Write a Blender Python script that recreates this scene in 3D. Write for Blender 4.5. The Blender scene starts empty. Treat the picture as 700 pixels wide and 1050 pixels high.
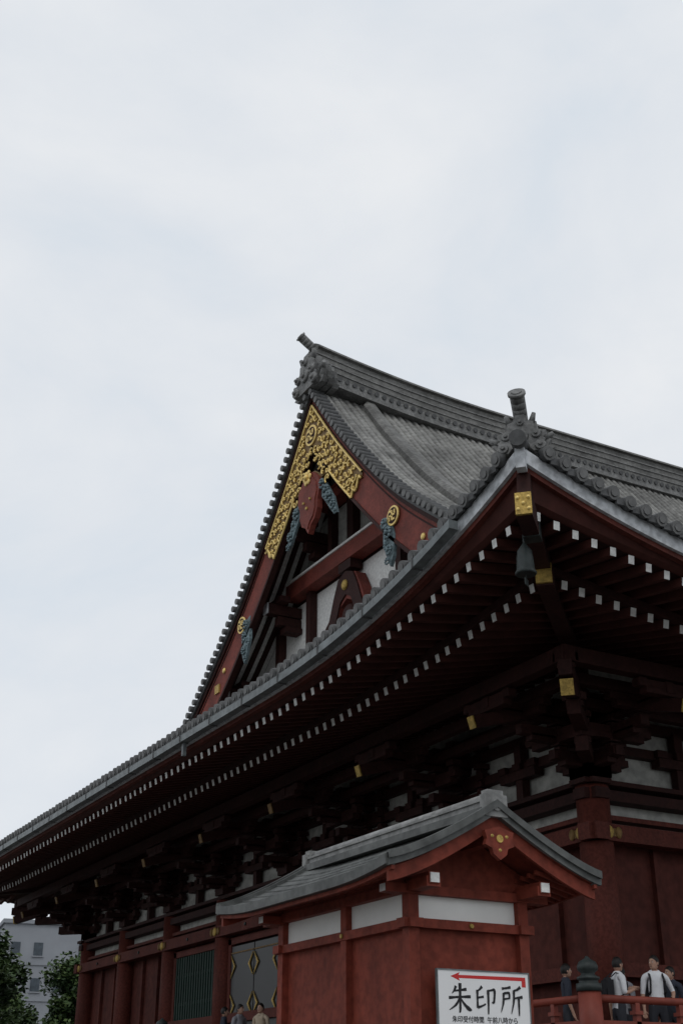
import bpy, math, random
from mathutils import Vector, Matrix
random.seed(7)
S=bpy.context.scene
S.view_settings.view_transform='Standard'
S.view_settings.look='None'
S.view_settings.exposure=0
# ------------------------------------------------------------------ materials
def mat(name,col,rough=0.7,scale=3.0,var=0.25,bump=0.0,metal=0.0,col2=None,stretch=(1,1,1),fine=None,spec=0.3,wave=None):
    m=bpy.data.materials.new(name); m.use_nodes=True
    nt=m.node_tree; N=nt.nodes; L=nt.links
    b=N['Principled BSDF']
    b.inputs['Roughness'].default_value=rough; b.inputs['Metallic'].default_value=metal
    b.inputs['Specular IOR Level'].default_value=spec
    tc=N.new('ShaderNodeTexCoord'); mp=N.new('ShaderNodeMapping')
    mp.inputs['Scale'].default_value=stretch
    L.new(tc.outputs['Object'],mp.inputs['Vector'])
    n=N.new('ShaderNodeTexNoise'); n.inputs['Scale'].default_value=scale; n.inputs['Detail'].default_value=6; n.inputs['Roughness'].default_value=0.65
    L.new(mp.outputs[0],n.inputs['Vector'])
    r=N.new('ShaderNodeValToRGB')
    lo=[c*(1-var) for c in col]; hi=[min(1,c*(1+var)) for c in (col2 or col)]
    r.color_ramp.elements[0].position=0.3; r.color_ramp.elements[1].position=0.7
    r.color_ramp.elements[0].color=(*lo,1); r.color_ramp.elements[1].color=(*hi,1)
    L.new(n.outputs['Fac'],r.inputs['Fac'])
    out=r.outputs['Color']; h=n.outputs['Fac']
    if fine:
        n2=N.new('ShaderNodeTexNoise'); n2.inputs['Scale'].default_value=fine; n2.inputs['Detail'].default_value=3
        L.new(tc.outputs['Object'],n2.inputs['Vector'])
        mx=N.new('ShaderNodeMix'); mx.data_type='RGBA'; mx.blend_type='MULTIPLY'; mx.inputs['Factor'].default_value=0.55
        r2=N.new('ShaderNodeValToRGB'); r2.color_ramp.elements[0].position=0.35; r2.color_ramp.elements[1].position=0.6
        r2.color_ramp.elements[0].color=(.45,.45,.45,1); r2.color_ramp.elements[1].color=(1,1,1,1)
        L.new(n2.outputs['Fac'],r2.inputs['Fac'])
        L.new(out,mx.inputs['A']); L.new(r2.outputs['Color'],mx.inputs['B']); out=mx.outputs['Result']; h=n2.outputs['Fac']
    if wave:
        axis,ws=wave
        w=N.new('ShaderNodeTexWave'); w.bands_direction=axis; w.inputs['Scale'].default_value=ws; w.wave_profile='SAW'
        w.inputs['Distortion'].default_value=0.3; w.inputs['Detail'].default_value=1
        L.new(tc.outputs['Object'],w.inputs['Vector'])
        mx=N.new('ShaderNodeMix'); mx.data_type='RGBA'; mx.blend_type='MULTIPLY'; mx.inputs['Factor'].default_value=0.5
        r3=N.new('ShaderNodeValToRGB'); r3.color_ramp.elements[0].position=0.0; r3.color_ramp.elements[1].position=0.3
        r3.color_ramp.elements[0].color=(.35,.35,.35,1); r3.color_ramp.elements[1].color=(1,1,1,1)
        L.new(w.outputs['Fac'],r3.inputs['Fac'])
        L.new(out,mx.inputs['A']); L.new(r3.outputs['Color'],mx.inputs['B']); out=mx.outputs['Result']
    L.new(out,b.inputs['Base Color'])
    if bump>0:
        bp=N.new('ShaderNodeBump'); bp.inputs['Strength'].default_value=bump; bp.inputs['Distance'].default_value=0.03
        L.new(h,bp.inputs['Height']); L.new(bp.outputs[0],b.inputs['Normal'])
    return m
M={}
M['tile']=mat('roof_tile',(.215,.212,.20),.7,.7,.5,.3,fine=5,wave=('Z',1.6))
M['tileend']=mat('tile_end',(.075,.076,.077),.6,4,.4,.3)
M['tiledisc']=mat('tile_disc',(.13,.13,.128),.6,4,.4,.3)
M['ridge']=mat('ridge_tile',(.17,.168,.16),.7,1.0,.4,.3,wave=('Z',2.6),fine=6)
M['ornament']=mat('ornament_tile',(.20,.20,.196),.65,3,.4,.5,fine=14)
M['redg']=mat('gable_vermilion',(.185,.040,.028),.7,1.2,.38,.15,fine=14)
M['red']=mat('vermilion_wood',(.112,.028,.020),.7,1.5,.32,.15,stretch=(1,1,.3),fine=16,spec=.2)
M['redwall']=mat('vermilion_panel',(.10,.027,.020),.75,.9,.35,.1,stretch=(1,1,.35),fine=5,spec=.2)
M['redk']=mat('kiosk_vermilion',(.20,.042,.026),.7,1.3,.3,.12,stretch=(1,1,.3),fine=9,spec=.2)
M['orange']=mat('railing_vermilion',(.20,.042,.027),.55,2,.25,.1)
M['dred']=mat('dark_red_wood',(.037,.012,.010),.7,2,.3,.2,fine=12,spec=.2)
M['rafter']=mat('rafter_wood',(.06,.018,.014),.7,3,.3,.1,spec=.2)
M['white']=mat('white_paint',(.69,.69,.67),.6,9,.22,0)
M['fascia']=mat('fascia_white',(.56,.58,.60),.6,2,.18,.05,fine=8)
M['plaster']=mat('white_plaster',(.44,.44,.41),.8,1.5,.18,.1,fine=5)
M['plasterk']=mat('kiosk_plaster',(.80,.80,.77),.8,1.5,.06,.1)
M['gutter']=mat('gutter_metal',(.17,.19,.195),.5,2,.28,.1,fine=6)
M['gold']=mat('gold_leaf',(.50,.34,.09),.5,6,.35,.4,metal=.3,fine=25)
M['goldb']=mat('gold_relief',(.78,.57,.20),.42,6,.2,.2,metal=.35)
M['goldd']=mat('gold_tarnished_dim',(.20,.12,.042),.6,5,.4,.4,metal=.2,fine=12)
M['teal']=mat('verdigris_carving',(.16,.22,.24),.65,6,.5,.8,fine=18)
M['bronze']=mat('dark_bronze',(.03,.038,.037),.5,6,.4,.3)
M['black']=mat('black_lacquer',(.012,.012,.013),.35,3,.2,0)
M['green']=mat('green_lattice',(.014,.036,.027),.6,3,.2,0)
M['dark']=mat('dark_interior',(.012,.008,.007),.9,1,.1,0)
M['copper']=mat('grey_copper_sheet',(.10,.104,.10),.55,1.5,.45,.2,fine=7)
M['kridge']=mat('kiosk_ridge',(.25,.25,.243),.6,3,.35,.2,fine=9)
M['stone']=mat('platform_stone',(.25,.24,.225),.8,2,.2,.3,fine=10)
M['signw']=mat('sign_board',(.80,.80,.80),.4,1,.03,0)
M['ink']=mat('sign_ink',(.012,.012,.014),.5,1,.1,0)
M['signred']=mat('sign_red',(.55,.03,.028),.5,1,.05,0)
# ------------------------------------------------------------------ mesh builder
class MB:
    def __init__(s): s.v=[];s.f=[];s.m=[];s.mats=[];s.sm=[]
    def mi(s,m):
        if m not in s.mats: s.mats.append(m)
        return s.mats.index(m)
    def face(s,idx,m,smooth=False): s.f.append(tuple(idx)); s.m.append(s.mi(m)); s.sm.append(smooth)
    def add(s,vs,fs,m,smooth=False):
        o=len(s.v); s.v+= [tuple(v) for v in vs]
        for f in fs: s.face([i+o for i in f],m,smooth)
    def box(s,c,sz,m,rz=0,M4=None,em=None):
        hx,hy,hz=sz[0]/2,sz[1]/2,sz[2]/2
        vs=[Vector((x,y,z)) for x in(-hx,hx) for y in(-hy,hy) for z in(-hz,hz)]
        R=Matrix.Rotation(rz,4,'Z')
        T=Matrix.Translation(c)@R
        if M4 is not None: T=M4@T
        vs=[T@v for v in vs]
        s.add(vs,[(0,1,3,2),(4,6,7,5),(0,4,5,1),(2,3,7,6),(0,2,6,4),(1,5,7,3)],m)
    def beam(s,p0,p1,w,h,m,em0=None,em1=None,side=None):
        p0=Vector(p0);p1=Vector(p1);d=(p1-p0).normalized()
        if side is None:
            side=d.cross(Vector((0,0,1)))
            if side.length<1e-3: side=Vector((1,0,0))
            side.normalize()
        else: side=Vector(side)
        up=side.cross(d).normalized()
        vs=[]
        for p in(p0,p1):
            for a,b in((-1,-1),(1,-1),(1,1),(-1,1)): vs.append(p+side*a*w/2+up*b*h/2)
        o=len(s.v); s.v+=[tuple(v) for v in vs]
        s.face([o,o+1,o+2,o+3],em0 or m); s.face([o+7,o+6,o+5,o+4],em1 or m)
        for i in range(4):
            j=(i+1)%4; s.face([o+i,o+4+i,o+4+j,o+j],m)
    def sweep(s,pts,sec,side,m,closed=True,caps=True,smooth=False):
        side=Vector(side); n=len(sec); o=len(s.v)
        for p in pts:
            p=Vector(p)
            for a,b in sec: s.v.append(tuple(p+side*a+Vector((0,0,b))))
        for i in range(len(pts)-1):
            for j in range(n if closed else n-1):
                k=(j+1)%n
                s.face([o+i*n+j,o+i*n+k,o+(i+1)*n+k,o+(i+1)*n+j],m,smooth)
        if caps:
            s.face([o+j for j in range(n)][::-1],m); s.face([o+(len(pts)-1)*n+j for j in range(n)],m)
    def cyl(s,p0,p1,r0,r1,m,n=12,caps=True,smooth=True,em=None):
        p0=Vector(p0);p1=Vector(p1);d=(p1-p0).normalized()
        a=d.cross(Vector((0,0,1)))
        if a.length<1e-3:a=Vector((1,0,0))
        a.normalize(); b=d.cross(a)
        o=len(s.v)
        for p,r in((p0,r0),(p1,r1)):
            for i in range(n):
                t=2*math.pi*i/n; s.v.append(tuple(p+a*math.cos(t)*r+b*math.sin(t)*r))
        for i in range(n):
            j=(i+1)%n; s.face([o+i,o+j,o+n+j,o+n+i],m,smooth)
        if caps: s.face([o+i for i in range(n)][::-1],em or m); s.face([o+n+i for i in range(n)],em or m)
    def lathe(s,c,prof,m,n=16):
        o=len(s.v);c=Vector(c)
        for r,z in prof:
            for i in range(n):
                t=2*math.pi*i/n; s.v.append((c.x+r*math.cos(t),c.y+r*math.sin(t),c.z+z))
        for k in range(len(prof)-1):
            for i in range(n):
                j=(i+1)%n; s.face([o+k*n+i,o+k*n+j,o+(k+1)*n+j,o+(k+1)*n+i],m,True)
        s.face([o+i for i in range(n)][::-1],m); e=o+(len(prof)-1)*n; s.face([e+i for i in range(n)],m)
    def ball(s,c,r,m,nu=10,nv=7,R=None):
        c=Vector(c); vs=[];rx,ry,rz=r if hasattr(r,'__len__') else (r,r,r)
        for i in range(nv+1):
            ph=math.pi*i/nv
            for j in range(nu):
                t=2*math.pi*j/nu; v=Vector((rx*math.sin(ph)*math.cos(t),ry*math.sin(ph)*math.sin(t),rz*math.cos(ph)))
                if R is not None: v=R@v
                vs.append(c+v)
        fs=[]
        for i in range(nv):
            for j in range(nu):
                k=(j+1)%nu; fs.append((i*nu+j,(i+1)*nu+j,(i+1)*nu+k,i*nu+k))
        s.add(vs,fs,m,True)
    def extr(s,pts2,x0,x1,m,T=None,em=None):
        n=len(pts2);vs=[Vector((x0,a,b)) for a,b in pts2]+[Vector((x1,a,b)) for a,b in pts2]
        if T is not None: vs=[T@v for v in vs]
        o=len(s.v); s.v+=[tuple(v) for v in vs]
        s.face([o+i for i in range(n)],m); s.face([o+n+i for i in range(n)][::-1],m)
        for i in range(n):
            j=(i+1)%n; s.face([o+i,o+n+i,o+n+j,o+j],em or m)
    def obj(s,name,parent=None):
        me=bpy.data.meshes.new(name); me.from_pydata(s.v,[],s.f)
        for m in s.mats: me.materials.append(m)
        me.polygons.foreach_set('material_index',s.m); me.polygons.foreach_set('use_smooth',s.sm)
        me.validate(); me.update()
        o=bpy.data.objects.new(name,me); S.collection.objects.link(o)
        if parent: o.parent=parent
        return o
def empty(name,loc=(0,0,0)):
    e=bpy.data.objects.new(name,None); e.location=loc; S.collection.objects.link(e); return e
# ------------------------------------------------------------------ temple dims
WX,WY,O=34.5,32.3,6.0
X0,X1,Y0,Y1=-O,WX+O,-O,WY+O
RY=WY/2; HH=RY+O
GX=1.7; GW=3.7
P=[(0,9.8),(3.6,11.3),(7.15,13.1),(11.5,15.9),(13.55,17.4),(16.5,19.8),(19.85,23.4),(22.15,26.3)]
def prof(q):
    q=max(0,min(22.15,q))
    for i in range(len(P)-1):
        if q<=P[i+1][0]: break
    def tg(k):
        if k==0: return (P[1][1]-P[0][1])/(P[1][0]-P[0][0])
        if k==len(P)-1: return (P[-1][1]-P[-2][1])/(P[-1][0]-P[-2][0])
        return (P[k+1][1]-P[k-1][1])/(P[k+1][0]-P[k-1][0])
    (a,za),(b,zb)=P[i],P[i+1]; h=b-a; t=(q-a)/h
    return (2*t**3-3*t*t+1)*za+(t**3-2*t*t+t)*h*tg(i)+(-2*t**3+3*t*t)*zb+(t**3-t*t)*h*tg(i+1)
def cl(x): return max(0.0,x)
def riseT(d,q): return 1.5*cl(1-d/10)**2.5*cl(1-q/10)**1.5
def riseR(d): return 1.15*cl(1-d/10)**2
SIDES={'front':(X0,X1),'left':(Y0,Y1),'back':(X0,X1),'right':(Y0,Y1)}
def pos(side,a,q):
    if side=='front': return (a,Y0+q)
    if side=='left': return (X0+q,a)
    if side=='back': return (a,Y1-q)
    return (X1-q,a)
def dd(side,a):
    lo,hi=SIDES[side]; return min(a-lo,hi-a)
def V3(side,a,q,z):
    x,y=pos(side,a,q); return Vector((x,y,z))
def alongv(side): return (1,0,0) if side in('front','back') else (0,1,0)
def zt(side,a,q): return prof(q)+riseT(dd(side,a),q)
def zF(d,q): return 9.24+.2*(q-.4)+riseR(d)*cl(1-q/12)
def zL(d,q): return 9.20+.25*(q-1.72)+riseR(d)*cl(1-q/10)
def zfas(d): return 9.5+1.5*cl(1-d/10)**2.5
temple=empty('temple_hall')
def cosparam(n): 
    return [.5-.5*math.cos(math.pi*i/n) for i in range(n+1)]
rb=MB()
def skin(side,qs,lim):
    lo,hi=SIDES[side]; cs=cosparam(56); o=len(rb.v)
    for q in qs:
        ins=min(q,lim)
        for c in cs:
            a=lo+ins+(hi-lo-2*ins)*c
            rb.v.append(tuple(V3(side,a,q,zt(side,a,q))))
    n=len(cs)
    for i in range(len(qs)-1):
        for j in range(n-1):
            rb.face([o+i*n+j,o+i*n+j+1,o+(i+1)*n+j+1,o+(i+1)*n+j],M['tile'],True)
LIM=GX-X0
qsm=[LIM*i/12 for i in range(13)]+[LIM+(HH-LIM)*i/22 for i in range(1,23)]
qss=[(GW-X0)*i/16 for i in range(17)]
skin('front',qsm,LIM); skin('back',qsm,LIM); skin('left',qss,99); skin('right',qss,99)
rb.obj('roof_tile_bed',temple)
def ribs(side,step,segf):
    mb=MB(); lo,hi=SIDES[side]; r=.105
    n=int((hi-lo)/step); st=(hi-lo)/n
    for i in range(n):
        a=lo+(i+.5)*st; d=dd(side,a)
        if side in('front','back'):
            qe=HH-.2 if d>=LIM else d
        else: qe=min(d,GW-X0)
        if qe<.3: continue
        jz=random.uniform(-.012,.012); rr=r*random.uniform(.94,1.06)
        sec=[(rr*math.cos(t),rr*1.15*math.sin(t)-.01) for t in [math.pi*k/6 for k in range(7)]]
        k=max(2,int(qe/segf)); pts=[V3(side,a+random.uniform(-.008,.008),-.06+(qe+.06)*j/k,zt(side,a,(qe)*j/k)+jz) for j in range(k+1)]
        mb.sweep(pts,sec,alongv(side),M['tile'],closed=False,caps=False,smooth=True)
        z=zt(side,a,0)+jz*1.5
        p=V3(side,a,-.12+jz,z+.02); p2=V3(side,a,.02,z+.05)
        mb.cyl(p,p2,.125,.125,M['tileend'],10,em=M['tiledisc'])
        pr=V3(side,a,-.135+jz,z+.018)
        mb.cyl(pr,p,.07,.08,M['tileend'],8,em=M['tiledisc'])
        za=zt(side,a+st/2 if a+st/2<hi else a,0)
        p=V3(side,a+st/2,-.06,za-.03)
        sx=(st-.12,.05,.13) if side in('front','back') else (.05,st-.12,.13)
        mb.box(p,sx,M['tileend'])
    mb.obj('tile_rows_'+side,temple)
ribs('front',.33,.7); ribs('left',.33,.7); ribs('back',.66,1.2); ribs('right',.66,1.2)
def eaves(side,full=True):
    mb=MB(); lo,hi=SIDES[side]; al=Vector(alongv(side))
    inw=Vector((*pos(side,0,1),0))-Vector((*pos(side,0,0),0))
    N=90; As=[lo+(hi-lo)*c for c in cosparam(N)]
    def path(q,zf): 
        return [V3(side,max(lo+q,min(hi-q,a)),q,zf(dd(side,a))) for a in As]
    mb.sweep(path(0.03,lambda d:zfas(d)+.10),[(0,-.12),(.10,-.12),(.10,.14),(0,.14)],inw,M['fascia'])
    o=len(mb.v)
    p1=path(.16,lambda d:zfas(d)-.02); p2=path(.30,lambda d:zF(d,.3)+.17); p3=path(.42,lambda d:zF(d,.4)+.10)
    for row in(p1,p2,p3): mb.v+= [tuple(v) for v in row]
    n=len(As)
    for r in range(2):
        for j in range(n-1): mb.face([o+r*n+j,o+r*n+j+1,o+(r+1)*n+j+1,o+(r+1)*n+j],M['rafter'])
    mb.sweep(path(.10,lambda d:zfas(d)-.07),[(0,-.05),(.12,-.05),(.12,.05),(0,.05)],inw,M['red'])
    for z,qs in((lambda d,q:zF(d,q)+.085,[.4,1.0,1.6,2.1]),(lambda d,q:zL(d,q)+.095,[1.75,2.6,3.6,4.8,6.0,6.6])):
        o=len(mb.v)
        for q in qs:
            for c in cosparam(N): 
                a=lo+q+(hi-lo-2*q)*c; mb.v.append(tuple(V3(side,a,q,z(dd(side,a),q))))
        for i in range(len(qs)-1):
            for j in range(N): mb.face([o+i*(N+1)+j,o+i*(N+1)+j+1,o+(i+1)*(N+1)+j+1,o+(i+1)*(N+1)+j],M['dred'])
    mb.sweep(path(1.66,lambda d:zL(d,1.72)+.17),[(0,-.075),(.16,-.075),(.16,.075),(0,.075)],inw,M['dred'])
    st0=.385 if full else .77
    k=int((hi-lo)/st0); st=(hi-lo)/k
    for i in range(k):
        a=lo+(i+.5)*st; d=dd(side,a)
        if d>.5:
            qe=min(2.1,d)
            if qe-.4>.05: mb.beam(V3(side,a,.4+random.uniform(-.015,.015),zF(d,.4)),V3(side,a,qe,zF(d,qe)),.125,.15,M['rafter'],em0=M['white'],side=al)
        if d>1.85:
            qe=min(6.4,d)
            mb.beam(V3(side,a,1.72+random.uniform(-.015,.015),zL(d,1.72)),V3(side,a,qe,zL(d,qe)),.13,.16,M['rafter'],em0=M['white'],side=al)
    mb.obj('eaves_'+side,temple)
eaves('front');eaves('left');eaves('back',False);eaves('right',False)
hp=MB()
def oni(mb,c,yaw,sc,m,hornv=True):
    """demon tile: stepped outline plate facing -X local with scroll discs, fins and optional horn"""
    T=Matrix.Translation(c)@Matrix.Rotation(yaw,4,'Z')@Matrix.Scale(sc,4)
    out=[(-.66,0),(-.80,.10),(-.64,.20),(-.74,.34),(-.56,.44),(-.62,.62),(-.42,.68),(-.40,.90),(-.20,.96),(-.14,1.15),(.14,1.15),(.20,.96),(.40,.90),(.42,.68),(.62,.62),(.56,.44),(.74,.34),(.64,.20),(.80,.10),(.66,0)]
    mb.extr(out,-.06,.10,m,T)
    mb.extr([(a*.82,b*.93+.02) for a,b in out],-.16,.2,m,T)
    mb.extr([(a*.92,b*.97) for a,b in out],.14,.30,m,T)
    mb.extr([(a*.72,b*.86) for a,b in out],.34,.52,m,T)
    for y,z,r in((-.47,.16,.15),(.47,.16,.15),(-.38,.48,.12),(.38,.48,.12),(0,.45,.2),(0,.85,.1)):
        a=T@Vector((-.15,y,z)); b=T@Vector((-.23,y,z)); e=T@Vector((-.29,y,z))
        mb.cyl(a,b,r*sc,r*.85*sc,m,12); mb.cyl(b,e,r*.45*sc,r*.3*sc,m,8)
    for sgn in(-1,1):
        mb.cyl(T@Vector((-.05,sgn*.28,.9)),T@Vector((-.12,sgn*.36,1.12)),.09*sc,.05*sc,m,8)
        mb.cyl(T@Vector((0,sgn*.6,.4)),T@Vector((-.05,sgn*.8,.5)),.10*sc,.06*sc,m,8)
    if hornv: curved(mb,T@Vector((.15,0,.95)),T@Vector((-.12,0,1.3)),T@Vector((-.42,0,1.5)),.13*sc,m)
def curved(mb,a,b,c,r,m):
    """bird-perch tile: a curved tube with a flanged round end"""
    K=7; ps=[]
    for i in range(K+1):
        t=i/K; ps.append(a*(1-t)**2+b*2*t*(1-t)+c*t*t)
    for i in range(K): mb.cyl(ps[i],ps[i+1]+(ps[i+1]-ps[i])*.08,r*(1+.1*i/K),r*(1+.1*(i+1)/K),m,14)
    dv=(ps[-1]-ps[-2]).normalized(); mb.cyl(c,c+dv*r*.45,r*1.32,r*1.32,m,14); mb.cyl(c+dv*r*.45,c+dv*r*.6,r*.8,r*.7,m,12)
for cx,cy in((0,0),(1,0),(0,1),(1,1)):
    sx=1 if cx==0 else -1; sy=1 if cy==0 else -1
    bx=X0 if cx==0 else X1; by=Y0 if cy==0 else Y1
    def hpnt(s,z): return Vector((bx+sx*s,by+sy*s,z))
    hp.beam(hpnt(.02,10.15),hpnt(2.1,10.12),.26,.40,M['dred'])
    hp.beam(hpnt(-.02,10.151),hpnt(.035,10.15),.26,.38,M['gold'])
    for a_,b_ in((-.06,.1),(.06,.1),(0,0),(-.06,-.1),(.06,-.1)):
        c_=hpnt(-.02,10.15+b_)+Vector((sx*a_,-sy*a_,0)); hp.ball(c_,.035,M['goldb'],8,6)
    hp.beam(hpnt(1.6,9.86),hpnt(6,10.0),.30,.42,M['dred'])
    hp.beam(hpnt(1.56,9.861),hpnt(1.62,9.861),.28,.36,M['gold'])
    hp.beam(hpnt(.55,10.14),hpnt(.75,10.14),.28,.43,M['bronze'])
    hp.beam(hpnt(.14,10.62),hpnt(.7,10.45),.22,.6,M['dred'])
    hp.beam(hpnt(-.02,10.97),hpnt(.12,10.97),.16,.36,M['fascia'])
    c=hpnt(.62,9.30)+Vector((-.1*sx,.1*sy,0))
    hp.cyl(c+Vector((0,0,.5)),c+Vector((0,0,.7)),.02,.02,M['bronze'],6)
    hp.lathe(c,[(.165,0),(.18,.03),(.15,.08),(.14,.28),(.12,.42),(.06,.5),(.03,.55)],M['bronze'],14)
    hp.box(c+Vector((0,0,-.13)),(.16,.012,.12),M['bronze'],rz=.6)
    hp.cyl(c+Vector((0,0,-.1)),c+Vector((0,0,.3)),.01,.01,M['bronze'],5)
    pts=[]
    for i in range(15):
        s=.35+(LIM-.35)*i/14
        z=prof(s)+riseT(s,s); pts.append(hpnt(s,z))
    side=Vector((sx,-sy,0)).normalized()
    hp.sweep(pts,[(-.24,-.1),(-.24,.28),(-.1,.44),(.1,.44),(.24,.28),(.24,-.1)],side,M['ridge'],smooth=False)
    yaw=math.atan2(sy,sx)
    z0=prof(.3)+riseT(.3,.3)
    oni(hp,hpnt(.30,z0-.02),yaw,.66,M['ornament'],False)
    curved(hp,hpnt(.50,z0+.42),hpnt(.36,z0+.74),hpnt(.10,z0+.98),.115,M['ornament'])
    hp.cyl(hpnt(-.16,z0-.02),hpnt(.3,z0+.08),.14,.14,M['tileend'],12)
hp.obj('hip_ridges_and_corner_rafters',temple)
gt=MB()
pts=[]
for i in range(70):
    a=-4.25+(Y1-1.8+4.25)*i/69; pts.append(Vector((X0-.14,a,zfas(dd('left',a))+.06)))
gt.sweep(pts,[(-.10,-.10),(.09,-.10),(.09,.06),(-.10,.06)],(1,0,0),M['gutter'])
for i in range(2,70,3):
    p=pts[i]; gt.box(p+Vector((-.005,0,-.02)),(.225,.03,.20),M['tileend'])
gt.box(pts[20]+Vector((0.02,0,-.25)),(.09,.09,.34),M['gutter'])
gt.obj('rain_gutter',temple)
rd=MB()
def ridge_rise(x): 
    d=min(x-GX,WX-GX-x); return .75*cl(1-d/9)**2
RZ=26.15
xs=[GX+(WX-2*GX)*c for c in cosparam(60)]
pts=[Vector((x,RY,RZ+ridge_rise(x)*.9)) for x in xs]
rd.sweep(pts,[(-.42,-.2),(-.42,1.15),(-.55,1.18),(-.52,1.28),(-.2,1.5),(.2,1.5),(.52,1.28),(.55,1.18),(.42,1.15),(.42,-.2)],(0,1,0),M['ridge'])
for zz in(.35,.62,.89):
    rd.sweep(pts,[(-.46,zz),(-.46,zz+.05),(.46,zz+.05),(.46,zz)],(0,1,0),M['ornament'])
rd.sweep(pts,[(-.62,-.35),(-.62,.02),(-.42,.12),(.42,.12),(.62,.02),(.62,-.35)],(0,1,0),M['ornament'])
n=int((WX-2*GX)/.33)
for i in range(n):
    x=GX+.2+i*.33; z=RZ+ridge_rise(x)*.9
    for sy in(-1,1):
        rd.cyl((x,RY+sy*.5,z+.0),(x,RY+sy*.68,z-.02),.10,.10,M['tileend'],8)
for xx,yaw in((GX-.05,0),(WX-GX+.05,math.pi)):
    z=RZ+.66
    oni(rd,(xx,RY,z-.65),yaw,1.5,M['ornament'],False)
    s=1 if yaw==0 else -1
    curved(rd,Vector((xx+.5*s,RY,z+1.15)),Vector((xx+.0*s,RY,z+1.42)),Vector((xx-.45*s,RY,z+1.74)),.165,M['ornament'])
for gx in(GX+2.3,WX-GX-2.3):
    for sgn in(-1,1):
        pts=[]
        for i in range(26):
            h=.5+(13.2-.5)*i/25
            pts.append(Vector((gx,RY+sgn*h,prof(HH-h))))
        rd.sweep(pts,[(-.3,-.1),(-.3,.3),(-.16,.5),(.16,.5),(.3,.3),(.3,-.1)],(1,0,0),M['ridge'])
        oni(rd,pts[-1]+Vector((0,sgn*.1,0)),math.pi/2 if sgn<0 else -math.pi/2,.8,M['ornament'],True)
rd.obj('main_ridge',temple)
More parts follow.
